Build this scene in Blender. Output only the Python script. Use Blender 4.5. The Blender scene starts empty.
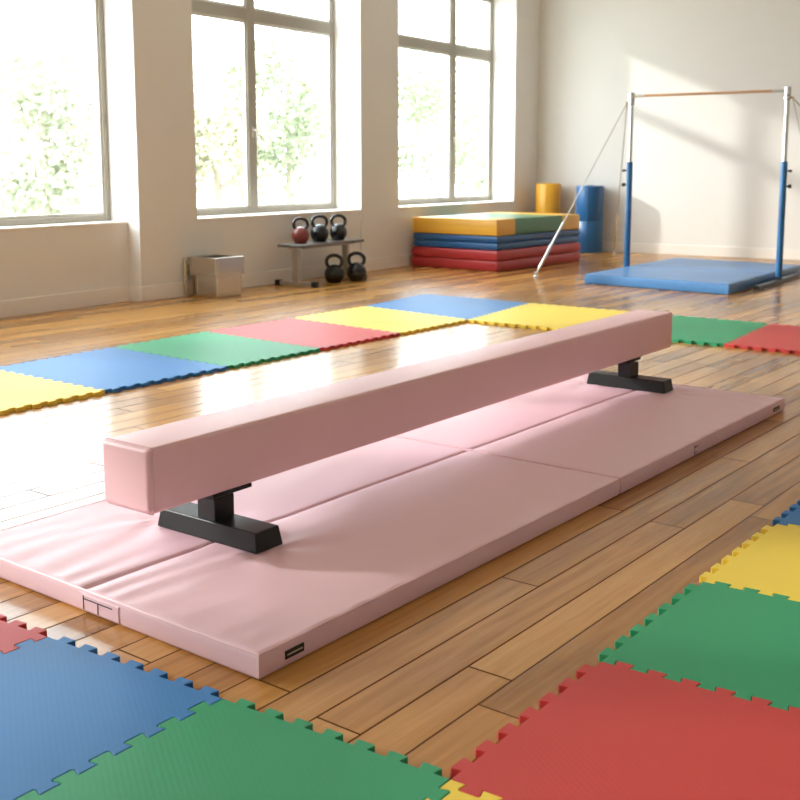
import bpy, bmesh, math, random
from mathutils import Vector, Matrix, noise
random.seed(7)
C = bpy.context.scene.collection
PI = math.pi
R = math.radians

# ------------------------------------------------------------------ helpers
def obj(name, bm, m=None, parent=None, smooth=False, loc=None, rotz=None):
    me = bpy.data.meshes.new(name)
    bmesh.ops.recalc_face_normals(bm, faces=bm.faces)
    bm.to_mesh(me); bm.free()
    o = bpy.data.objects.new(name, me); C.objects.link(o)
    if m: me.materials.append(m)
    if smooth:
        for p in me.polygons: p.use_smooth = True
        try: me.set_sharp_from_angle(angle=R(38))
        except Exception: pass
    if parent: o.parent = parent
    if loc is not None: o.location = loc
    if rotz is not None: o.rotation_euler = (0, 0, rotz)
    return o

def tag(o, label, cat, group=None):
    o['label'] = label; o['category'] = cat
    if group: o['group'] = group
    return o

def thing(name, label, cat, loc=(0, 0, 0), rotz=0, group=None):
    o = bpy.data.objects.new(name, None); C.objects.link(o)
    o.empty_display_size = .1
    o.location = loc; o.rotation_euler = (0, 0, rotz)
    return tag(o, label, cat, group)

def struct(o):
    o['kind'] = 'structure'; return o

def copy_tree(o, parent=None):
    c = o.copy(); C.objects.link(c)
    if parent: c.parent = parent
    for ch in list(o.children): copy_tree(ch, c)
    return c

def B(): return bmesh.new()

def box(bm, lo, hi, bev=0, seg=2):
    x0, y0, z0 = lo; x1, y1, z1 = hi
    vs = [bm.verts.new(p) for p in [(x0,y0,z0),(x1,y0,z0),(x1,y1,z0),(x0,y1,z0),(x0,y0,z1),(x1,y0,z1),(x1,y1,z1),(x0,y1,z1)]]
    fs = [bm.faces.new([vs[i] for i in f]) for f in [(3,2,1,0),(4,5,6,7),(0,1,5,4),(1,2,6,5),(2,3,7,6),(3,0,4,7)]]
    if bev:
        es = list({e for f in fs for e in f.edges})
        bmesh.ops.bevel(bm, geom=es, offset=bev, segments=seg, profile=.5, affect='EDGES')
    return bm

def frust(bm, lo, hi, top_in, bev=0):
    """box whose top is drawn in by top_in=(dx,dy)"""
    x0, y0, z0 = lo; x1, y1, z1 = hi; a, b = top_in
    vs = [bm.verts.new(p) for p in [(x0,y0,z0),(x1,y0,z0),(x1,y1,z0),(x0,y1,z0),(x0+a,y0+b,z1),(x1-a,y0+b,z1),(x1-a,y1-b,z1),(x0+a,y1-b,z1)]]
    fs = [bm.faces.new([vs[i] for i in f]) for f in [(3,2,1,0),(4,5,6,7),(0,1,5,4),(1,2,6,5),(2,3,7,6),(3,0,4,7)]]
    if bev:
        bmesh.ops.bevel(bm, geom=list({e for f in fs for e in f.edges}), offset=bev, segments=2, profile=.5, affect='EDGES')
    return bm

def ring(bm, c, a, b, r, seg):
    return [bm.verts.new(c + a*(r*math.cos(2*PI*i/seg)) + b*(r*math.sin(2*PI*i/seg))) for i in range(seg)]

def path(bm, pts, r, seg=10, closed=False, caps=True):
    pts = [Vector(p) for p in pts]; n = len(pts); rings = []
    prev = None
    for i, p in enumerate(pts):
        if closed: t = pts[(i+1) % n] - pts[i-1]
        else: t = pts[min(i+1, n-1)] - pts[max(i-1, 0)]
        t.normalize()
        if prev is None:
            a = t.orthogonal().normalized()
        else:
            a = prev - t*prev.dot(t)
            a = a.normalized() if a.length > 1e-6 else t.orthogonal().normalized()
        prev = a
        rr = r[i] if isinstance(r, (list, tuple)) else r
        rings.append(ring(bm, p, a, t.cross(a), rr, seg))
    m = n if closed else n-1
    for i in range(m):
        A, D = rings[i], rings[(i+1) % n]
        for k in range(seg):
            bm.faces.new((A[k], A[(k+1) % seg], D[(k+1) % seg], D[k]))
    if not closed and caps:
        bm.faces.new(rings[0][::-1]); bm.faces.new(rings[-1])
    return bm

def lathe(bm, prof, seg=32, c=(0, 0)):
    """prof: list of (r,z) bottom to top"""
    rings = []
    for r, z in prof:
        rings.append([bm.verts.new((c[0]+r*math.cos(2*PI*i/seg), c[1]+r*math.sin(2*PI*i/seg), z)) for i in range(seg)])
    for A, D in zip(rings, rings[1:]):
        for k in range(seg):
            bm.faces.new((A[k], A[(k+1) % seg], D[(k+1) % seg], D[k]))
    bm.faces.new(rings[0][::-1]); bm.faces.new(rings[-1])
    return bm

def pad(bm, lo, hi, r=.012, nx=6, ny=6, zf=None, rseg=4, bulge=0.0, zt=None):
    """soft rectangular pad with rounded top and bottom edges; zf(x,y) lifts the top"""
    x0, y0, z0 = lo; x1, y1, z1 = hi
    a, b = (x1-x0)/2 - r, (y1-y0)/2 - r
    cx, cy = (x0+x1)/2, (y0+y1)/2
    xs = [-a + 2*a*i/nx for i in range(nx+1)]; ys = [-b + 2*b*j/ny for j in range(ny+1)]
    top = [[bm.verts.new((cx+x, cy+y, z1 + (zf(cx+x, cy+y) if zf else 0))) for y in ys] for x in xs]
    for i in range(nx):
        for j in range(ny):
            bm.faces.new((top[i][j], top[i+1][j], top[i+1][j+1], top[i][j+1]))
    loop = [(i, 0) for i in range(nx)] + [(nx, j) for j in range(ny)] + [(i, ny) for i in range(nx, 0, -1)] + [(0, j) for j in range(ny, 0, -1)]
    cur = [top[i][j] for i, j in loop]
    lev = []
    for k in range(1, rseg+1):
        t = k/rseg*PI/2; lev.append((r*math.sin(t), z1 - r*(1-math.cos(t)), 1-k/rseg))
    lev.append((r + bulge, (z0+z1)/2, 0))
    for k in range(rseg, -1, -1):
        t = k/rseg*PI/2; lev.append((r*math.sin(t), z0 + r*(1-math.cos(t)), 0))
    for o, z, w in lev:
        nxt = []
        for (i, j) in loop:
            x, y = xs[i], ys[j]
            if i == 0: x -= o
            if i == nx: x += o
            if j == 0: y -= o
            if j == ny: y += o
            dz = zf(cx+xs[i], cy+ys[j])*w if zf else 0
            nxt.append(bm.verts.new((cx+x, cy+y, z+dz)))
        n = len(loop)
        for k in range(n):
            bm.faces.new((cur[k], nxt[k], nxt[(k+1) % n], cur[(k+1) % n]))
        cur = nxt
    bm.faces.new(cur)
    return bm

# ------------------------------------------------------------------ materials
def mat(name, col, rough=.5, metal=0, spec=.5, coat=0, coat_rough=.1):
    m = bpy.data.materials.new(name); m.use_nodes = True
    b = m.node_tree.nodes['Principled BSDF']
    b.inputs['Base Color'].default_value = (*col, 1)
    b.inputs['Roughness'].default_value = rough
    b.inputs['Metallic'].default_value = metal
    b.inputs['Specular IOR Level'].default_value = spec
    b.inputs['Coat Weight'].default_value = coat
    b.inputs['Coat Roughness'].default_value = coat_rough
    return m

def srgb(r, g, b):
    f = lambda c: (c/255/12.92) if c/255 <= .04045 else ((c/255+.055)/1.055)**2.4
    return (f(r), f(g), f(b))

class N:
    def __init__(s, m): s.t = m.node_tree; s.b = s.t.nodes['Principled BSDF']
    def n(s, typ, **kw):
        x = s.t.nodes.new(typ)
        for k, v in kw.items():
            if k.startswith('i_'):
                x.inputs[int(k[2:]) if k[2:].isdigit() else k[2:]].default_value = v
            else: setattr(x, k, v)
        return x
    def l(s, a, b): s.t.links.new(a, b)
    def math(s, op, a, b=None):
        x = s.n('ShaderNodeMath', operation=op)
        for i, v in enumerate((a, b)):
            if v is None: continue
            if isinstance(v, (int, float)): x.inputs[i].default_value = v
            else: s.l(v, x.inputs[i])
        return x.outputs[0]

def noisy(m, scale=40, strength=.1, dist=.002, detail=3, colvar=0, colscale=3):
    """fine surface bump and a little colour unevenness"""
    k = N(m); tc = k.n('ShaderNodeTexCoord')
    nz = k.n('ShaderNodeTexNoise'); nz.inputs['Scale'].default_value = scale; nz.inputs['Detail'].default_value = detail
    k.l(tc.outputs['Object'], nz.inputs['Vector'])
    bp = k.n('ShaderNodeBump'); bp.inputs['Strength'].default_value = strength; bp.inputs['Distance'].default_value = dist
    k.l(nz.outputs['Fac'], bp.inputs['Height']); k.l(bp.outputs['Normal'], k.b.inputs['Normal'])
    if colvar:
        c = k.b.inputs['Base Color'].default_value[:]
        n2 = k.n('ShaderNodeTexNoise'); n2.inputs['Scale'].default_value = colscale
        k.l(tc.outputs['Object'], n2.inputs['Vector'])
        mx = k.n('ShaderNodeMix', data_type='RGBA')
        mx.inputs[6].default_value = tuple(v*(1-colvar) for v in c[:3])+(1,)
        mx.inputs[7].default_value = tuple(min(1, v*(1+colvar)) for v in c[:3])+(1,)
        k.l(n2.outputs['Fac'], mx.inputs[0]); k.l(mx.outputs[2], k.b.inputs['Base Color'])
    return m

def foam(name, col):
    m = mat(name, col, rough=.5, spec=.22)
    k = N(m); tc = k.n('ShaderNodeTexCoord')
    mp = k.n('ShaderNodeMapping'); mp.inputs['Rotation'].default_value = (0, 0, R(36))
    k.l(tc.outputs['Object'], mp.inputs['Vector'])
    w = k.n('ShaderNodeTexWave', wave_type='BANDS', bands_direction='Y', wave_profile='SIN')
    w.inputs['Scale'].default_value = 2*PI/(20*.0125); w.inputs['Distortion'].default_value = .25
    k.l(mp.outputs['Vector'], w.inputs['Vector'])
    nz = k.n('ShaderNodeTexNoise'); nz.inputs['Scale'].default_value = 160
    k.l(tc.outputs['Object'], nz.inputs['Vector'])
    h = k.math('ADD', w.outputs['Fac'], k.math('MULTIPLY', nz.outputs['Fac'], .35))
    bp = k.n('ShaderNodeBump'); bp.inputs['Strength'].default_value = .09; bp.inputs['Distance'].default_value = .001
    k.l(h, bp.inputs['Height']); k.l(bp.outputs['Normal'], k.b.inputs['Normal'])
    return m

def wood_floor():
    m = mat('oak_strip_flooring', (.5, .3, .14), rough=.25, spec=.5, coat=.15, coat_rough=.06)
    k = N(m); tc = k.n('ShaderNodeTexCoord')
    mp = k.n('ShaderNodeMapping'); mp.inputs['Rotation'].default_value = (0, 0, R(3.9))
    k.l(tc.outputs['Object'], mp.inputs['Vector'])
    sx = k.n('ShaderNodeSeparateXYZ'); k.l(mp.outputs['Vector'], sx.inputs[0])
    W = .125; L = 1.7
    px = k.math('DIVIDE', k.math('ADD', sx.outputs['X'], .03), W)
    ix = k.math('FLOOR', px); fx = k.math('FRACT', px)
    wn = k.n('ShaderNodeTexWhiteNoise', noise_dimensions='1D'); k.l(ix, wn.inputs['W'])
    py = k.math('ADD', k.math('DIVIDE', sx.outputs['Y'], L), k.math('MULTIPLY', wn.outputs['Value'], 7.3))
    iy = k.math('FLOOR', py); fy = k.math('FRACT', py)
    cm = k.n('ShaderNodeCombineXYZ'); k.l(ix, cm.inputs[0]); k.l(iy, cm.inputs[1])
    wb = k.n('ShaderNodeTexWhiteNoise', noise_dimensions='2D'); k.l(cm.outputs[0], wb.inputs['Vector'])
    # grain stretched along each board
    gm = k.n('ShaderNodeCombineXYZ')
    k.l(k.math('MULTIPLY', sx.outputs['X'], 26), gm.inputs[0])
    k.l(k.math('MULTIPLY', sx.outputs['Y'], 1.6), gm.inputs[1])
    k.l(k.math('MULTIPLY', wb.outputs['Value'], 37), gm.inputs[2])
    g1 = k.n('ShaderNodeTexNoise'); g1.inputs['Scale'].default_value = 1.0; g1.inputs['Detail'].default_value = 6; g1.inputs['Roughness'].default_value = .62; g1.inputs['Distortion'].default_value = .6
    k.l(gm.outputs[0], g1.inputs['Vector'])
    gm2 = k.n('ShaderNodeCombineXYZ')
    k.l(k.math('MULTIPLY', sx.outputs['X'], 110), gm2.inputs[0])
    k.l(k.math('MULTIPLY', sx.outputs['Y'], 3.5), gm2.inputs[1])
    k.l(k.math('MULTIPLY', wb.outputs['Value'], 91), gm2.inputs[2])
    g2 = k.n('ShaderNodeTexNoise'); g2.inputs['Scale'].default_value = 1.0; g2.inputs['Detail'].default_value = 3
    k.l(gm2.outputs[0], g2.inputs['Vector'])
    v = k.math('ADD', k.math('MULTIPLY', wb.outputs['Value'], .45), k.math('MULTIPLY', g1.outputs['Fac'], .75))
    v = k.math('ADD', v, k.math('MULTIPLY', g2.outputs['Fac'], .12))
    v = k.math('SUBTRACT', v, .18)
    rp = k.n('ShaderNodeValToRGB'); k.l(v, rp.inputs[0])
    e = rp.color_ramp.elements
    e[0].position = .1; e[0].color = (*WOOD[0], 1)
    e[1].position = .95; e[1].color = (*WOOD[2], 1)
    x = e.new(.5); x.color = (*WOOD[1], 1)
    # joints
    dx = k.math('MINIMUM', fx, k.math('SUBTRACT', 1, fx))
    dy = k.math('MULTIPLY', k.math('MINIMUM', fy, k.math('SUBTRACT', 1, fy)), L/W)
    d = k.math('MULTIPLY', k.math('MINIMUM', dx, dy), W)
    gap = k.n('ShaderNodeMapRange'); gap.inputs['From Min'].default_value = .0018; gap.inputs['From Max'].default_value = .0034
    k.l(d, gap.inputs['Value'])
    mx = k.n('ShaderNodeMix', data_type='RGBA'); mx.inputs[6].default_value = (*srgb(92, 58, 30), 1)
    k.l(gap.outputs[0], mx.inputs[0]); k.l(rp.outputs[0], mx.inputs[7]); k.l(mx.outputs[2], k.b.inputs['Base Color'])
    h = k.math('ADD', k.math('MULTIPLY', gap.outputs[0], 1.0), k.math('MULTIPLY', g1.outputs['Fac'], .01))
    bp = k.n('ShaderNodeBump'); bp.inputs['Strength'].default_value = .35; bp.inputs['Distance'].default_value = .0015
    k.l(h, bp.inputs['Height']); k.l(bp.outputs['Normal'], k.b.inputs['Normal'])
    bq = k.n('ShaderNodeBump'); bq.inputs['Strength'].default_value = .3; bq.inputs['Distance'].default_value = .0012
    k.l(gap.outputs[0], bq.inputs['Height']); k.l(bq.outputs['Normal'], k.b.inputs['Coat Normal'])
    k.l(k.math('MULTIPLY', gap.outputs[0], .12), k.b.inputs['Coat Weight']); k.l(k.math('MULTIPLY', gap.outputs[0], .34), k.b.inputs['Specular IOR Level'])
    rr = k.n('ShaderNodeMapRange'); rr.inputs['To Min'].default_value = .2; rr.inputs['To Max'].default_value = .28
    k.l(g1.outputs['Fac'], rr.inputs['Value']); k.l(rr.outputs[0], k.b.inputs['Roughness'])
    return m

def glass_mat():
    m = bpy.data.materials.new('window_glass'); m.use_nodes = True
    t = m.node_tree; t.nodes.clear()
    o = t.nodes.new('ShaderNodeOutputMaterial'); mx = t.nodes.new('ShaderNodeMixShader')
    tr = t.nodes.new('ShaderNodeBsdfTransparent'); tr.inputs[0].default_value = (.97, .985, .98, 1)
    gl = t.nodes.new('ShaderNodeBsdfGlossy'); gl.inputs['Roughness'].default_value = .02
    mx.inputs[0].default_value = .04; t.links.new(tr.outputs[0], mx.inputs[1]); t.links.new(gl.outputs[0], mx.inputs[2])
    t.links.new(mx.outputs[0], o.inputs[0])
    return m

WOOD = (srgb(126, 82, 36), srgb(180, 128, 64), srgb(212, 162, 92))
M = {}
M['wall'] = noisy(mat('off_white_wall_paint', srgb(228, 225, 220), rough=.75, spec=.25), 60, .05, .001)
M['trim'] = mat('white_trim_paint', srgb(236, 230, 222), rough=.5, spec=.35)
M['grey'] = mat('grey_wall_paint', srgb(212, 211, 208), rough=.8, spec=.2)
M['ceil'] = mat('ceiling_paint', srgb(240, 238, 234), rough=.85, spec=.2)
M['floor'] = wood_floor()
M['frame'] = mat('taupe_window_metal', srgb(166, 160, 148), rough=.42, spec=.4)
M['handle'] = mat('pale_handle_metal', srgb(214, 210, 200), rough=.35, metal=.4)
M['glass'] = glass_mat()
M['pink'] = noisy(mat('pink_vinyl', srgb(229, 195, 205), rough=.46, spec=.26), 26, .08, .003, 3, .02, 2)
M['pink_beam'] = noisy(mat('rose_pink_vinyl', srgb(240, 199, 205), rough=.42, spec=.45), 90, .05, .001, 3, .02, 3)
M['pipe'] = mat('pink_piping', srgb(232, 194, 202), rough=.45)
M['stitch'] = mat('dark_stitching', srgb(78, 66, 86), rough=.7)
M['tagblack'] = mat('black_label_cloth', srgb(34, 30, 28), rough=.7)
M['tagline'] = mat('pale_label_print', srgb(190, 180, 160), rough=.7)
M['black'] = noisy(mat('black_powder_coat', srgb(20, 22, 22), rough=.38, spec=.35), 200, .05, .0006)
FO = {'red': foam('red_foam', srgb(192, 70, 67)), 'blue': foam('blue_foam', srgb(56, 120, 180)),
      'green': foam('green_foam', srgb(56, 154, 108)), 'yellow': foam('yellow_foam', srgb(234, 206, 82))}
def vinyl(n, c): return noisy(mat(n, srgb(*c), rough=.36, spec=.45), 14, .1, .004, 2, .03, 3)
M['v_red'] = vinyl('red_vinyl', (178, 52, 54)); M['v_blue'] = vinyl('blue_vinyl', (38, 88, 140))
M['v_yel'] = vinyl('yellow_vinyl', (226, 170, 58)); M['v_grn'] = vinyl('green_vinyl', (78, 126, 90))
M['v_land'] = vinyl('bright_blue_vinyl', (76, 130, 186))
M['r_yel'] = vinyl('yellow_roll_vinyl', (222, 164, 46)); M['r_blue'] = vinyl('blue_roll_vinyl', (34, 88, 136))
M['steel'] = mat('brushed_steel', srgb(206, 204, 198), rough=.28, metal=1)
M['binsteel'] = noisy(mat('satin_steel', srgb(206, 200, 190), rough=.22, metal=1), 30, .05, .001)
M['dark'] = mat('dark_rubber', srgb(26, 26, 28), rough=.6)
M['benchtop'] = mat('grey_bench_metal', srgb(108, 102, 96), rough=.32, metal=.5)
M['benchleg'] = mat('silver_leg_metal', srgb(176, 170, 160), rough=.35, metal=.7)
M['iron'] = mat('black_cast_iron', srgb(17, 18, 20), rough=.26, spec=.6)
M['ironred'] = mat('dark_red_cast_iron', srgb(122, 44, 40), rough=.3, spec=.6)
M['sleeve'] = mat('blue_enamel_tube', srgb(42, 106, 160), rough=.28, spec=.5)
M['chrome'] = mat('polished_steel_tube', srgb(224, 224, 220), rough=.2, metal=.9)
M['woodbar'] = mat('wooden_bar', srgb(206, 160, 118), rough=.4)
M['cable'] = mat('steel_cable', srgb(188, 182, 174), rough=.35, metal=.7)
M['rail'] = mat('dark_steel_rail', srgb(70, 76, 86), rough=.35, metal=.5)
M['ground'] = noisy(mat('pale_paving', srgb(206, 206, 198), rough=.9), 4, .2, .02, 3, .08, .6)

# ------------------------------------------------------------------ the room
XI, XO = -7.32, -7.77          # inner / outer face of the window wall
YB, YF, XR, ZC = 14.6, -3.2, 3.6, 4.0
SILL, HEAD = .712, 3.52
OPEN = [(-2.45, .2), (.75, 3.5), (4.05, 6.837), (7.565, 10.2), (10.967, 13.89)]
bm = B(); box(bm, (XO, YF-.2, -.12), (XR+.2, YB+.2, 0)); fl = struct(obj('floor', bm, M['floor']))
bm = B(); box(bm, (XO, YF-.2, ZC), (XR+.2, YB+.2, ZC+.15)); struct(obj('ceiling', bm, M['ceil']))
bm = B(); box(bm, (XO, YB, 0), (XR, YB+.2, ZC)); struct(obj('wall_back', bm, M['wall']))
bm = B(); box(bm, (XO, YF-.2, 0), (XR, YF, ZC)); struct(obj('wall_front', bm, M['wall']))
bm = B(); box(bm, (XR, YF-.2, 0), (XR+.2, YB+.2, ZC)); struct(obj('wall_right', bm, M['grey']))
bm = B()
ys = [YF] + [v for o in OPEN for v in o] + [YB]
for i in range(0, len(ys), 2):
    box(bm, (XO, ys[i], 0), (XI, ys[i+1], ZC))
panel = []
for i, (a, b) in enumerate(OPEN):
    xf = XI-.15 if i < 3 else XI-.016
    panel.append(xf)
    box(bm, (XO, a, 0), (xf, b, SILL-.025))
    box(bm, (XO, a, HEAD), (XI, b, ZC))
struct(obj('wall_left', bm, M['wall']))
# baseboards
bm = B(); t = .016; hb = .137
for i in range(0, len(ys), 2):
    y0, y1 = ys[i], ys[i+1]
    li = i//2-1; ri = i//2
    e0 = t if (li >= 0 and li < 3) else 0
    e1 = t if (ri < len(OPEN) and ri < 3) else 0
    box(bm, (XI, y0-e0, 0), (XI+t, min(y1+e1, YB), hb), .003, 1)
    if e1: box(bm, (panel[ri], y1, 0), (XI, y1+t, hb), .003, 1)
    if e0: box(bm, (panel[li], y0-t, 0), (XI, y0, hb), .003, 1)
for i, (a, b) in enumerate(OPEN):
    e = t if i < 3 else 0
    box(bm, (panel[i], a+e, 0), (panel[i]+t, b-e, hb), .003, 1)
struct(obj('baseboard_left', bm, M['trim']))
bm = B(); box(bm, (XI+t, YB-t, 0), (XR, YB, hb), .003, 1); struct(obj('baseboard_back', bm, M['trim']))

def window(idx, a, b, mull, handle):
    w = struct(thing('window_%d' % idx, 'tall taupe-framed window', 'window', (XO+.06, (a+b)/2, SILL)))
    del w['label']; del w['category']
    oy, oz = (a+b)/2, SILL
    bm = B(); d = .032
    fw = .055
    def bar(y0, y1, z0, z1, dd=d): box(bm, (-dd, y0-oy, z0-oz), (dd, y1-oy, z1-oz), .004, 1)
    bar(a, a+fw, SILL, HEAD); bar(b-fw, b, SILL, HEAD)
    bar(a+fw, b-fw, SILL, SILL+fw); bar(a+fw, b-fw, HEAD-fw, HEAD)
    bar(mull-.06, mull+.06, SILL+fw, HEAD-fw)
    bar(a+fw, mull-.06, 2.665, 2.785); bar(mull+.06, b-fw, 2.665, 2.785)
    obj('window_frame', bm, M['frame'], w)
    # inner sash beads: narrow pale profiles inside each light
    spans = [(a+fw, mull-.06), (mull+.06, b-fw)]; rows = [(SILL+fw, 2.665), (2.785, HEAD-fw)]
    for s0, s1 in spans:
        for z0, z1 in rows:
            bm = B(); q = .024
            for (y0, y1, c0, c1) in [(s0, s0+q, z0, z1), (s1-q, s1, z0, z1), (s0+q, s1-q, z0, z0+q), (s0+q, s1-q, z1-q, z1)]:
                box(bm, (-.02, y0-oy, c0-oz), (.014, y1-oy, c1-oz))
            obj('sash', bm, M['handle'], w)
            bm = B(); box(bm, (-.006, s0+q-oy, z0+q-oz), (.0, s1-q-oy, z1-q-oz)); obj('pane', bm, M['glass'], w)
    bm = B(); box(bm, (-.06, a-oy, -.025), (panel[idx-1]-(XO+.06)+.006, b-oy, 0), .004, 1)
    obj('window_sill', bm, M['trim'], w)
    if handle:
        bm = B(); box(bm, (d, mull-.014-oy, 1.5-oz), (d+.012, mull+.014-oy, 1.6-oz), .003, 1)
        path(bm, [(d+.006, mull-oy, 1.57-oz), (d+.05, mull-oy, 1.57-oz), (d+.055, mull+.01-oy, 1.56-oz), (d+.055, mull+.015-oy, 1.45-oz)], .011, 8)
        obj('window_handle', bm, M['handle'], w, True)
    # daylight portal: only guides the sampling of the sky through this opening
    la = bpy.data.lights.new('daylight_portal', 'AREA'); la.shape = 'RECTANGLE'
    la.size = b-a; la.size_y = HEAD-SILL
    la.cycles.is_portal = True
    lo = bpy.data.objects.new('daylight_portal', la); C.objects.link(lo)
    lo.matrix_world = Matrix(((0, 0, -1, XO-.01), (1, 0, 0, (a+b)/2), (0, -1, 0, (SILL+HEAD)/2), (0, 0, 0, 1)))
for i, (a, b) in enumerate(OPEN):
    window(i+1, a, b, [-1.1, 2.1, 5.32, 8.78, 12.82][i], i in (3, 4))

# ------------------------------------------------------------------ outside
bm = B(); box(bm, (-60, -30, -.42), (XO-.02, 70, -.3)); struct(obj('ground', bm, M['ground']))
def leafmat(n, c):
    m = mat(n, srgb(*c), rough=.6, spec=.3)
    b = m.node_tree.nodes['Principled BSDF']
    return m
LEAF = [leafmat('pale_leaf', (172, 176, 152)), leafmat('yellow_green_leaf', (178, 176, 148)), leafmat('grey_green_leaf', (168, 174, 160)), leafmat('soft_green_leaf', (142, 150, 122))]  # leaf colours paled, so the outdoor haze is painted into the foliage
M['bark'] = noisy(mat('bark', srgb(168, 156, 140), rough=.9), 20, .4, .01)
def tree(x, y, h, rx, lm, label, seed, n=4200):
    rnd = random.Random(seed)
    t = thing('tree', label, 'tree', (x, y, -.3), 0, 'pale trees beyond the windows')
    bm = B(); path(bm, [(0, 0, 0), (.05, .02, h*.35), (-.03, .05, h*.62), (.02, 0, h*.9)], [.11, .09, .06, .02], 8)
    for k in range(6):
        an = k*1.05+rnd.random(); z0 = h*(.35+.07*k)
        path(bm, [(0, 0, z0), (math.cos(an)*rx*.4, math.sin(an)*rx*.4, z0+h*.12), (math.cos(an)*rx*.8, math.sin(an)*rx*.8, z0+h*.2)], [.05, .03, .012], 6)
    obj('trunk', bm, M['bark'], t, True)
    bm = B(); lobes = []
    for k in range(14):
        an = rnd.uniform(0, 2*PI); q = math.sqrt(rnd.random())*.75
        lobes.append((math.cos(an)*rx*q, math.sin(an)*rx*q, h*rnd.uniform(.3, .95)*(1-.22*q), rx*rnd.uniform(.28, .5)))
    for k in range(n):
        lx, ly, lz, lr = rnd.choice(lobes)
        d = Vector((rnd.gauss(0, 1), rnd.gauss(0, 1), rnd.gauss(0, 1))).normalized()*lr*rnd.random()**.4
        p = Vector((lx, ly, lz))+d
        if p.z < .15: continue
        s = rnd.uniform(.045, .10)
        a = Vector((rnd.gauss(0, 1), rnd.gauss(0, 1), rnd.gauss(0, 1))).normalized(); b = a.orthogonal().normalized()
        m_ = a.cross(b)*.12*s
        vs = [bm.verts.new(p+a*s), bm.verts.new(p+b*s*.5+m_), bm.verts.new(p-a*s), bm.verts.new(p-b*s*.5+m_)]
        bm.faces.new(vs)
    obj('crown', bm, LEAF[lm], t)
tree(-14.5, 11.6, 3.4, 1.5, 0, 'pale bushy tree seen through the nearest window at left', 1)
tree(-15.5, 9.6, 2.7, 1.3, 1, 'low yellowish shrub-like tree at the lower left of the nearest window', 2)
tree(-14.6, 15.6, 2.9, 1.4, 1, 'low pale tree behind the left casement of the middle window', 3)
tree(-15.2, 18.5, 4.3, 1.7, 3, 'taller hazy tree behind the right casement of the middle window', 4)
tree(-15.5, 24.0, 4.8, 2.1, 3, 'full pale tree behind the left casement of the farthest window', 5)
tree(-16.5, 29.6, 4.2, 1.8, 3, 'faint grey-green tree behind the right casement of the farthest window', 6)

# ------------------------------------------------------------------ pink mat
TH = R(4.0)
mu = Vector((math.cos(TH), -math.sin(TH))); mv = Vector((math.sin(TH), math.cos(TH)))
NR = Vector((-1.627, 1.846)); MW, ML, MT = 1.285, 3.655, .066
mc = NR - mu*(MW/2) + mv*(ML/2)
mroot = thing('folding_mat', 'large pale pink folding gym mat under the balance beam', 'mat', (mc.x, mc.y, 0), -TH)
def mloc(x, y):       # world -> mat local
    d = Vector((x, y)) - mc; return d.dot(mu), d.dot(mv)
FOOT = [mloc(-2.318, 2.43), mloc(-2.12, 5.325)]
def mat_z(x, y):
    z = -.006*math.exp(-((x+.03)/.007)**2) - .0018*math.exp(-((x+.03)/.035)**2)      # lengthwise fold
    e = y + ML/2                                                        # distance from the near end
    z += .0031*math.exp(-e/.2)*math.sin(x*62 + 5*noise.noise(Vector((x*3, e*2, 0))))*(1-math.exp(-e/.02))*(.4+.6*math.exp(-((x+.05)/.35)**2))
    z += .0022*noise.noise(Vector((x*2.4+7, y*1.3, 2.0)))
    z += .0016*noise.noise(Vector((x*9+(y*3), y*2.2, 5.0)))
    z += .0016*math.exp(-(MW/2-x)/.12)*math.sin(y*34 + 6*noise.noise(Vector((y*2, x*3, 3))))   # ripples along the right edge and far end
    z += .0018*math.exp(-(ML/2-y)/.35)*math.sin(y*40 + x*9)
    for fx, fy in FOOT:
        for sx in (-.235, .235):
            dx, dy = x-(fx+sx), y-fy
            r = math.hypot(dx, dy); a = math.atan2(dy, dx)
            z += .0045*math.exp(-r/.22)*min(1, r/.06)*math.sin(a*6+fx*3)
        if abs(x-fx) < .25 and abs(y-fy) < .075: z = min(z, -.001)
    return z
G = .006
for k, (y0, y1) in enumerate([(-ML/2, .04-G), (.04+G, ML/2)]):
    bm = B(); pad(bm, (-MW/2, y0, .0), (MW/2, y1, MT), .012, 180, 92, mat_z, 4, .002)
    p = obj('panel', bm, M['pink'], mroot, True)
    bm = B(); o = .003; zz = MT-.003
    loop = []
    for (xa, ya, xb, yb) in [(-MW/2+o, y0+o, MW/2-o, y0+o), (MW/2-o, y0+o, MW/2-o, y1-o), (MW/2-o, y1-o, -MW/2+o, y1-o), (-MW/2+o, y1-o, -MW/2+o, y0+o)]:
        for s in range(24):
            f = s/24; loop.append((xa+(xb-xa)*f, ya+(yb-ya)*f, zz+.5*mat_z(xa+(xb-xa)*f, ya+(yb-ya)*f)))
    path(bm, loop, .0032, 6, True); obj('piping', bm, M['pipe'], p, True)
# carry handle with stitched outline on the near end
hx = .055
bm = B(); box(bm, (hx-.078, -ML/2-.0038, .008), (hx+.078, -ML/2+.004, .055), .003, 1)
ch = obj('carry_handle', bm, M['pink'], mroot)
bm = B()
for (x0, x1, z0, z1) in [(hx-.074, hx-.0715, .012, .052), (hx-.07, hx+.05, .0415, .0445), (hx-.012, hx-.0095, .012, .042)]:
    box(bm, (x0, -ML/2-.0052, z0), (x1, -ML/2-.0034, z1))
obj('stitching', bm, M['stitch'], ch)
def side_tag(y, w, h, zc):
    bm = B(); box(bm, (MW/2-.001, y-w/2, zc-h/2), (MW/2+.0045, y+w/2, zc+h/2), .0008, 1)
    t_ = obj('brand_tag', bm, M['tagblack'], mroot); t_['label'] = 'small black sewn tag'
    bm = B(); box(bm, (MW/2+.004, y-w*.42, zc-h*.07), (MW/2+.0052, y+w*.4, zc+h*.1)); obj('tag_print', bm, M['tagline'], t_)
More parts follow.
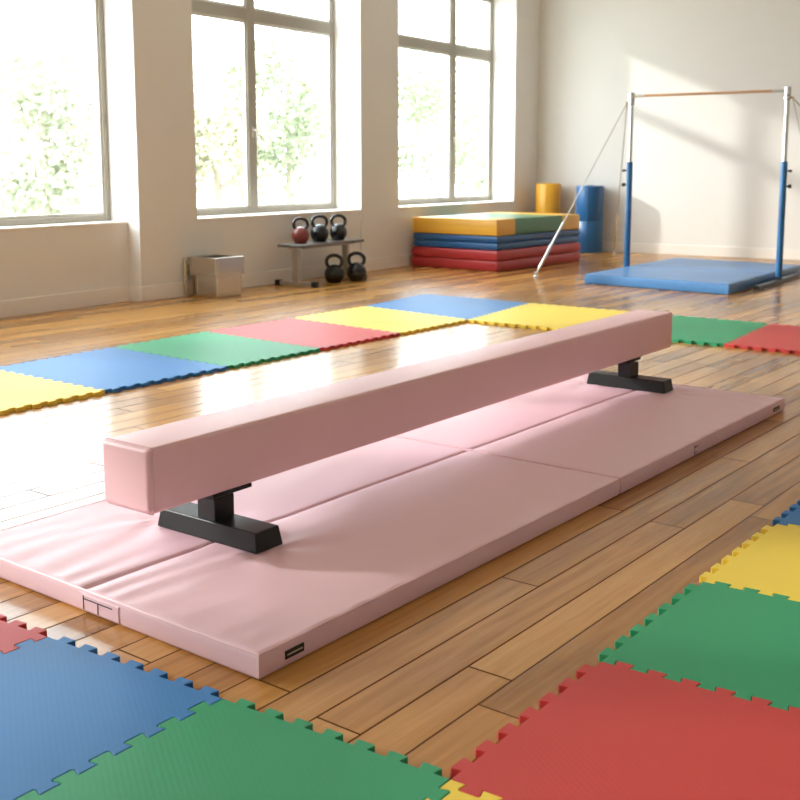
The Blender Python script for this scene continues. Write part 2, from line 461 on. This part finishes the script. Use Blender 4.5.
side_tag(-ML/2+.12, .066, .021, .034)
side_tag(ML/2-.12, .085, .018, .032)
bm = B(); y = .72
box(bm, (MW/2-.001, y-.004, .012), (MW/2+.0028, y+.001, .05), .0005, 1)
box(bm, (MW/2-.001, y-.004, .04), (MW/2+.0028, y+.035, .045), .0005, 1)
box(bm, (MW/2-.001, y-.004, .018), (MW/2+.0028, y+.03, .022), .0005, 1)
obj('side_stitching', bm, mat('rose_thread', srgb(140, 90, 96), .7), mroot)

# ------------------------------------------------------------------ balance beam
TB = R(3.1)
bc = Vector((-2.366, 2.43))
bu = Vector((math.cos(TB), -math.sin(TB))); bv = Vector((math.sin(TB), math.cos(TB)))
beam = thing('balance_beam', 'long pink padded low balance beam standing on the pink mat', 'balance beam', (bc.x, bc.y, MT), -TB)
HW = .1055; Z0, Z1 = .208-MT, .404-MT; Y0, Y1 = -.295, 3.42
def rrect(hw, z0, z1, r, seg=5):
    P = []
    for cx, cz, a0 in [(hw-r, z1-r, 0), (-hw+r, z1-r, 90), (-hw+r, z0+r, 180), (hw-r, z0+r, 270)]:
        for s in range(seg+1):
            a = R(a0+90*s/seg); P.append((cx+r*math.cos(a), cz+r*math.sin(a)))
    return P
def skin(bm, sections):
    rings = [[bm.verts.new((x, y, z)) for x, z in P] for y, P in sections]
    for A, D in zip(rings, rings[1:]):
        n = len(A)
        for k in range(n): bm.faces.new((A[k], A[(k+1) % n], D[(k+1) % n], D[k]))
    bm.faces.new(rings[0]); bm.faces.new(rings[-1][::-1])
bm = B(); secs = []
def soft(y):
    s = .0012*noise.noise(Vector((0, y*3, 1)))
    return rrect(HW+s, Z0-s*.5, Z1+s, .013)
NS = 60
for i in range(NS+1):
    y = Y0+.016 + (Y1-.02-(Y0+.016))*i/NS
    secs.append((y, soft(y)))
for k in range(1, 7):
    a = k/6*PI/2; d = .02*(1-math.cos(a))
    secs.append((Y1-.02+.02*math.sin(a), rrect(HW-d, Z0+d, Z1-d, .013)))
skin(bm, secs); body = obj('padding', bm, M['pink_beam'], beam, True)
bm = B(); secs = []
for k in range(7):
    a = (1-k/6)*PI/2; d = .016*(1-math.cos(a))
    secs.append((Y0+.0165-.016*math.sin(a), rrect(HW-d, Z0+d, Z1-d, .013)))
skin(bm, secs)
# slightly puffed middle of the end panel
obj('end_panel', bm, M['pink_beam'], beam, True)
bm = B(); P = rrect(HW+.0006, Z0-.0006, Z1+.0006, .013, 5)
pts = []
for (xa, za), (xb, zb) in zip(P, P[1:]+P[:1]):
    pts.append((xa, Y0+.017, za))
path(bm, pts, .0026, 6, True); obj('piping', bm, M['pipe'], beam, True)
def foot(yc, xo):
    bm = B(); frust(bm, (xo-.219, yc-.058, 0), (xo+.219, yc+.058, .06), (.01, .008), .004)
    f = obj('foot', bm, M['black'], beam); f['label'] = 'black steel cross foot'
    bm = B(); box(bm, (xo-.048, yc-.042, .055), (xo+.03, yc+.042, Z0-.012), .003, 1); obj('post', bm, M['black'], f)
    bm = B(); box(bm, (-.05, yc-.042, Z0-.013), (.1, yc+.125, Z0-.0005), .002, 1)
    obj('mounting_plate', bm, M['black'], f)
foot(.0, .074); foot(2.9, .095)

# ------------------------------------------------------------------ foam puzzle tiles
def lerp(a, b, t): return a+(b-a)*t
def edge_pts(a, b, n, d):
    """toothed outline from corner a to corner b; teeth stand out to the right of a->b"""
    t = (b-a); L = t.length; t = t/L; nn = Vector((t.y, -t.x)); mg = .014; p = (L-2*mg)/n
    P = [a.copy()]
    for k in range(n):
        s = mg+k*p
        lo0, hi0, hi1, lo1 = s+.27*p, s+.21*p, s+.79*p, s+.73*p
        for q, h in ((lo0, 0), (lo0-.01*p, d*.25), (hi0, d*.8), (hi0+.04*p, d), (hi1-.04*p, d), (hi1, d*.8), (lo1+.01*p, d*.25), (lo1, 0)):
            P.append(a+t*q+nn*h)
    return P
def inset(P, e):
    n = len(P); out = []
    for i in range(n):
        a, b, c = P[i-1], P[i], P[(i+1) % n]
        t1 = (b-a).normalized(); t2 = (c-b).normalized()
        n1 = Vector((-t1.y, t1.x)); n2 = Vector((-t2.y, t2.x))
        m = n1+n2; q = m.dot(n1)
        m = m/ max(q, .45)
        out.append(b+m*e)
    return out
EDGES = {}
def tile(key, corners, colour, th, pitch, d, label, group):
    """corners counter-clockwise (a,b,c,e) as 2-D Vectors"""
    cen = sum(corners, Vector((0, 0)))/4
    P = []
    for i in range(4):
        a, b = corners[i], corners[(i+1) % 4]
        ka = (round(a.x, 3), round(a.y, 3)); kb = (round(b.x, 3), round(b.y, 3))
        if (kb, ka) in EDGES:
            e = [b.copy()] + [p for p in EDGES[(kb, ka)][1:]]
            e = [a.copy()] + e[1:][::-1]
        else:
            e = edge_pts(a, b, max(4, round((b-a).length/pitch)), d); EDGES[(ka, kb)] = e
        P += e
    P = [p-cen for p in P]
    o1 = inset(P, .0007); o2 = inset(P, .0022)
    bm = B()
    r0 = [bm.verts.new((p.x, p.y, 0)) for p in o1]; r1 = [bm.verts.new((p.x, p.y, th-.0016)) for p in o1]; r2 = [bm.verts.new((p.x, p.y, th)) for p in o2]
    n = len(P)
    for A, D in ((r0, r1), (r1, r2)):
        for k in range(n): bm.faces.new((A[k], A[(k+1) % n], D[(k+1) % n], D[k]))
    bm.faces.new(r0[::-1]); bm.faces.new(r2)
    o = obj('foam_tile', bm, FO[colour], None, False, (cen.x, cen.y, 0))
    tag(o, label, 'foam tile', group)
def V(x, y): return Vector((x, y))
# the near set: a row along the bottom of the picture and a column up the right side
FC, fu, fv = V(-1.023, 1.714), V(.594, .002), V(.036, .642)
def fq(i, j): 
    p = lambda a, b: FC+fu*a+fv*b
    return [p(i, j), p(i+1, j), p(i+1, j+1), p(i, j+1)]
g1 = 'foam puzzle tiles nearest the camera'
for i, j, c, lab in [
    (0, 0, 'red', 'large red foam puzzle tile nearest the lower right corner of the floor'),
    (0, 1, 'green', 'green foam puzzle tile between the near red tile and a yellow tile at right'),
    (0, 2, 'yellow', 'yellow foam puzzle tile at the right edge above the green tile'),
    (0, 3, 'blue', 'blue foam puzzle tile barely showing at the right edge past the yellow tile'),
    (-1, -1, 'green', 'green foam puzzle tile at the bottom, in front of the pink mat corner'),
    (-2, -1, 'blue', 'blue foam puzzle tile at the lower left, in front of the pink mat'),
    (-3, -1, 'red', 'red foam puzzle tile with one corner showing at the left edge'),
    (0, -1, 'yellow', 'yellow foam puzzle tile peeking in at the bottom edge beside the green tile')]:
    tile(None, fq(i, j), c, .019, .088, .025, lab, g1)
# the far set: a strip along the windows, turning the corner behind the beam
near = lambda k: V(-4.258-.0591*k, 7.335-.855*k)
NEAR = [near(0), near(1), near(2), near(2.96), near(4.0), near(5.0)]
CR = [V(-1.12, .22), V(-1.11, .17), V(-1.12, .14), V(-1.09, .1), V(-1.03, .07), V(-1.02, .06)]
FAR = [a+b for a, b in zip(NEAR, CR)]
g2 = 'foam puzzle tiles in the far strip'
for k, (c, lab) in enumerate([
    ('yellow', 'pale yellow foam puzzle tile in the far strip next to the blue corner'),
    ('red', 'red foam puzzle tile in the far strip along the windows'),
    ('green', 'green foam puzzle tile in the far strip, between the blue and red ones'),
    ('blue', 'blue foam puzzle tile in the far strip beside the leftmost yellow tile'),
    ('yellow', 'yellow foam puzzle tile at the left edge, ending the far strip')]):
    tile(None, [NEAR[k+1], NEAR[k], FAR[k], FAR[k+1]], c, .021, .095, .024, lab, g2)
rowu = V(1.0135, -.033)
RN = [NEAR[0]+rowu*k for k in range(4)]
RF = [V(-4.34, 8.53), V(-3.29, 8.47), V(-2.25, 8.40), V(-1.21, 8.34)]
tile(None, [NEAR[0], RF[0], V(-5.44, 8.59), FAR[0]], 'blue', .021, .095, .024, 'blue foam puzzle tile at the corner where the far strip turns', g2)
for k, (c, lab) in enumerate([
    ('yellow', 'bright yellow foam puzzle tile behind the beam, right of the corner blue tile'),
    ('green', 'green foam puzzle tile behind the far end of the balance beam'),
    ('red', 'red foam puzzle tile at the right edge in front of the blue landing mat')]):
    tile(None, [RN[k], RN[k+1], RF[k+1], RF[k]], c, .021, .095, .024, lab, g2)

# ------------------------------------------------------------------ stacked mats
su, sv = V(.9957, -.0871), V(.0871, .9957)
sang = math.atan2(su.y, su.x)
so = V(-7.245, 11.155)           # front left corner
SW, SD = 1.222, 1.91
def stack_mat(name, label, z0, layers, inset_=0.0):
    c = so+su*(SW/2)+sv*(SD/2)
    return thing(name, label, 'mat', (c.x, c.y, z0), sang, 'mats in the stack under the far window')
m1 = stack_mat('folded_mat', 'red folded mat at the bottom of the stack under the far window', 0, 2)
for k in range(2):
    bm = B(); pad(bm, (-SW/2, -SD/2, .001+.12*k), (SW/2, SD/2, .119+.12*k), .022, 10, 14, lambda x, y: .002*noise.noise(Vector((x*4, y*4, 1))), 4, .006)
    obj('layer', bm, M['v_red'], m1, True)
m2 = stack_mat('folded_mat', 'blue folded mat in the middle of the stack under the far window', .2405, 2)
for k in range(2):
    bm = B(); pad(bm, (-SW/2+.012, -SD/2+.012, .001+.083*k), (SW/2-.012, SD/2-.02, .082+.083*k), .018, 10, 14, None, 4, .005)
    obj('layer', bm, M['v_blue'], m2, True)
m3 = stack_mat('panel_mat', 'yellow and green panelled mat on top of the stack under the far window', .4065, 3)
for a, b, mm, ll in [(0, .205, 'v_yel', 'near yellow panel'), (.205, .765, 'v_grn', 'wide green panel'), (.765, 1, 'v_yel', 'far yellow panel')]:
    bm = B(); pad(bm, (-SW/2+.005, -SD/2+SD*a+.002, .001), (SW/2-.008, -SD/2+SD*b-.002-(.02 if b == 1 else 0), .188), .012, 10, 8, lambda x, y: .002*noise.noise(Vector((x*3, y*3, 2))), 3, .001)
    o = obj('panel', bm, M[mm], m3, True); o['label'] = ll

# ------------------------------------------------------------------ foam rolls in the corner
def roll(name, label, x, y, r, h, m, seam):
    t = thing(name, label, 'foam roller', (x, y, 0))
    prof = [(r-.012, 0), (r-.003, .004), (r, .012)]
    if seam: prof += [(r, seam-.008), (r-.006, seam), (r, seam+.008)]
    prof += [(r, h-.02), (r-.006, h-.006), (r-.02, h)]
    bm = B(); lathe(bm, prof, 40); o = obj('body', bm, m, t, True)
    bm = B(); lathe(bm, [(r*.3, h-.002), (r*.3, h+.004), (r*.26, h+.006)], 24); obj('end_cap', bm, m, t, True)
    # zipper seam running down the side
    bm = B(); box(bm, (r*math.cos(R(-75))-.006, r*math.sin(R(-75))-.006, .03), (r*math.cos(R(-75))+.006, r*math.sin(R(-75))+.002, h-.03), .002, 1); obj('side_seam', bm, m, t)
roll('foam_roll', 'tall blue foam cylinder standing against the back wall by the mat stack', -6.36, 14.34, .19, .93, M['r_blue'], .44)
roll('foam_roll', 'yellow foam cylinder standing in the corner behind the mat stack', -6.985, 14.3, .178, .955, M['r_yel'], 0)

# ------------------------------------------------------------------ high bar
hb = thing('high_bar', 'blue and steel gymnastics high bar rig with cables over the blue landing mat', 'high bar', (-3.84, 11.6, 0))
PX = (-.842, .82)
def upright(x, s):
    bm = B(); lathe(bm, [(.034, .04), (.034, 1.235), (.031, 1.245)], 24, (x, 0)); u = obj('upright', bm, M['sleeve'], hb, True); u['label'] = 'blue enamelled lower upright'
    bm = B(); lathe(bm, [(.025, 1.235), (.025, 1.90)], 20, (x, 0)); obj('inner_tube', bm, M['chrome'], u, True)
    bm = B(); lathe(bm, [(.027, 1.86), (.036, 1.87), (.036, 1.90), (.032, 1.905), (.036, 1.91), (.036, 1.985), (.028, 1.995)], 20, (x, 0))
    path(bm, [(x+s*.02, 0, 1.89), (x+s*.06, 0, 1.885)], .012, 8); obj('head_clamp', bm, M['chrome'], u, True)
    for z, r in ((1.15, .014), (.995, .02)):
        bm = B(); path(bm, [(x+s*.03, 0, z), (x+s*.055, 0, z)], .008, 10); path(bm, [(x+s*.052, 0, z), (x+s*.08, 0, z)], r, 14); obj('knob', bm, M['dark'], u, True)
upright(PX[0], -1); upright(PX[1], 1)
bm = B(); path(bm, [(PX[0]+.15, 0, 1.955), (PX[1]-.15, 0, 1.955)], .0145, 16); cbar = obj('crossbar', bm, M['woodbar'], hb, True)
for s in (0, 1):
    e = 1 if s == 0 else -1
    bm = B(); path(bm, [(PX[s]+e*.03, 0, 1.955), (PX[s]+e*.152, 0, 1.955)], .0165, 16); obj('bar_end', bm, M['steel'], cbar, True)
for s in (0, 1):
    bm = B(); box(bm, (PX[s]-.03, -.80, .0), (PX[s]+.03, .82, .042), .005, 2); r_ = obj('base_rail', bm, M['rail'], hb)
    bm = B(); lathe(bm, [(.042, .042), (.042, .05), (.038, .055)], 20, (PX[s], 0)); obj('socket', bm, M['rail'], r_, True)
def cable(p, q):
    p, q = Vector(p), Vector(q)
    bm = B(); path(bm, [p, q], .0055, 6); c_ = obj('guy_cable', bm, M['cable'], hb, True)
    a = p.lerp(q, .82); b = p.lerp(q, .97)
    bm = B(); path(bm, [p.lerp(q, .70), p.lerp(q, .71), a, p.lerp(q, .83), p.lerp(q, .96), b], [.008, .013, .013, .017, .017, .01], 10); obj('turnbuckle', bm, M['chrome'], c_, True)
    bm = B(); lathe(bm, [(.035, 0), (.035, .012), (.016, .02), (.016, .05), (.008, .055)], 16, (q.x, q.y)); obj('floor_anchor', bm, M['chrome'], c_, True)
cable((PX[0]-.05, 0, 1.885), (-5.40+3.84, 10.79-11.6, .03)); cable((PX[0]-.05, 0, 1.885), (-5.86+3.84, 14.05-11.6, .03))
cable((PX[1]+.05, 0, 1.885), (1.56, 10.79-11.6, .03)); cable((PX[1]+.05, 0, 1.885), (2.02, 14.05-11.6, .03))
# landing mat
lu, lv = V(.9925, -.120), V(.022, .9998)
l0 = V(-4.662, 10.435); LW, LD, LT = 1.55, 2.5, .102
lc = l0+lu*(LW/2)+lv*(LD/2)
lm = thing('landing_mat', 'bright blue landing mat on the floor between the high bar uprights', 'mat', (lc.x, lc.y, 0))
sh = Matrix(((lu.x, lv.x, 0), (lu.y, lv.y, 0), (0, 0, 1)))
for a, b in ((0, .5), (.5, 1)):
    bm = B(); pad(bm, (-LW/2, -LD/2+LD*a+.001, 0), (LW/2, -LD/2+LD*b-.001, LT), .014, 24, 24, lambda x, y: .003*noise.noise(Vector((x*3, y*3, 4)))+(.004*math.sin(x*55)*math.exp(-((x+.1)/.12)**2)*math.exp(-(y+LD/2)/.1)), 4, .003)
    for v in bm.verts: v.co = sh @ v.co
    obj('panel', bm, M['v_land'], lm, True)

# ------------------------------------------------------------------ bench with kettlebells
bench = thing('bench', 'low grey metal bench rack under the middle window', 'bench', (-7.02, 9.08, 0), R(3))
bm = B(); box(bm, (-.17, -.55, .392), (.17, .555, .424), .006, 2); top = obj('bench_top', bm, M['benchtop'], bench)
bm = B(); box(bm, (-.10, -.46, .374), (-.06, .46, .393)); box(bm, (.06, -.46, .374), (.10, .46, .393)); obj('support_rail', bm, M['benchleg'], bench)
for y in (-.455, .445):
    bm = B(); box(bm, (-.035, y-.022, .036), (.035, y+.022, .376), .004, 2); lg = obj('leg', bm, M['benchleg'], bench)
    bm = B(); box(bm, (-.215, y-.024, .008), (.215, y+.024, .046), .004, 2); ft = obj('foot_bar', bm, M['benchleg'], lg)
    for x in (-.225, .225):
        bm = B(); box(bm, (x-.03, y-.03, 0), (x+.03, y+.03, .054), .006, 2); obj('rubber_cap', bm, M['dark'], lg)
def kettlebell(x, y, z, r, rot, ballm, label, sc=1.0):
    t = thing('kettlebell', label, 'kettlebell', (x, y, z), rot, 'kettlebells on and under the bench')
    bm = B(); prof = [(r*.62, 0), (r*.66, .003)]
    cz = r*.86
    for k in range(1, 18):
        a = R(-52+ (138)*k/17); prof.append((r*math.cos(a), cz+r*math.sin(a)))
    lathe(bm, prof, 36); obj('ball', bm, ballm, t, True)
    bm = B(); pts = []; ht = cz+r*1.85
    for k in range(25):
        a = R(-38+256*k/24)
        w, h = r*.78, r*.70
        pts.append((w*math.cos(a)*(1.0+.10*math.sin(a)), 0, cz+r*1.22+h*math.sin(a)))
    pts = [(pts[0][0]*.95, 0, cz+r*.55)]+pts+[(pts[-1][0]*.95, 0, cz+r*.55)]
    path(bm, pts, r*.185, 12); obj('handle', bm, M['iron'], t, True)
    return t
zt = .4245
vr = R(38)
kettlebell(-7.03, 8.74, zt, .09, vr, M['ironred'], 'dark red kettlebell on the left end of the bench')
kettlebell(-7.02, 9.04, zt, .095, vr, M['iron'], 'black kettlebell in the middle on top of the bench')
kettlebell(-7.01, 9.35, zt, .093, vr, M['iron'], 'black kettlebell on top of the bench, nearest its right end')
kettlebell(-6.88, 9.10, 0, .102, vr, M['iron'], 'black kettlebell on the floor in front of the bench, left of the pair')
kettlebell(-6.80, 9.385, 0, .105, vr, M['iron'], 'black kettlebell on the floor beside the right bench leg')

# ------------------------------------------------------------------ steel bin
bn = thing('waste_bin', 'square steel bin with overhanging rim beside the window pillar', 'bin', (-7.095, 7.56, 0), R(-2))
bm = B(); box(bm, (-.15, -.155, .0), (.165, .165, .215), .008, 2); obj('body', bm, M['binsteel'], bn)
bm = B(); frust(bm, (-.18, -.19, .2), (.185, .185, .215), (0, 0)); 
for (x0, x1, y0, y1) in [(-.18, .185, -.19, -.165), (-.18, .185, .16, .185), (-.18, -.155, -.165, .16), (.16, .185, -.165, .16)]:
    box(bm, (x0, y0, .214), (x1, y1, .37), .006, 2)
obj('rim', bm, M['binsteel'], bn)
bm = B(); box(bm, (-.154, -.164, .27), (.159, .159, .285), .003, 1); li = obj('lid', bm, M['dark'], bn); li['label'] = 'dark recessed lid'
bm = B(); box(bm, (-.195, -.235, .0), (-.165, -.2, .36), .006, 2); box(bm, (-.19, -.225, .3), (-.165, -.185, .33)); obj('hinge_post', bm, M['binsteel'], bn)

# ------------------------------------------------------------------ light and camera
SKY, SUN = 9.0, 3.3
w = bpy.data.worlds.new('sky'); bpy.context.scene.world = w; w.use_nodes = True
bg = w.node_tree.nodes['Background']; bg.inputs[0].default_value = (.87, .945, 1.0, 1); bg.inputs[1].default_value = SKY
s = bpy.data.lights.new('sun', 'SUN'); s.energy = SUN; s.angle = R(2.6); s.color = (1, .97, .92)
so_ = bpy.data.objects.new('sun', s); C.objects.link(so_)
so_.rotation_euler = Vector((1, .505, -.425)).to_track_quat('-Z', 'Y').to_euler()

cam = bpy.data.cameras.new('camera'); co = bpy.data.objects.new('camera', cam); C.objects.link(co)
cam.sensor_width = 36; cam.sensor_fit = 'HORIZONTAL'; cam.lens = 36*1100/800
cam.shift_y = -75/800
cam.dof.use_dof = True; cam.dof.focus_distance = 3.3; cam.dof.aperture_fstop = 6.5
co.location = (0, 0, 1.2); co.rotation_euler = (R(90-8.225), 0, R(33.656))
sc = bpy.context.scene; sc.camera = co
sc.view_settings.view_transform = 'Standard'; sc.view_settings.look = 'None'
sc.view_settings.exposure = 0.12; sc.view_settings.gamma = 1; sc.view_settings.use_curve_mapping = False
sc.cycles.max_bounces = 10; sc.cycles.diffuse_bounces = 7; sc.cycles.glossy_bounces = 4; sc.cycles.transparent_max_bounces = 12
sc.cycles.sample_clamp_indirect = 12
sc.cycles.use_denoising = True
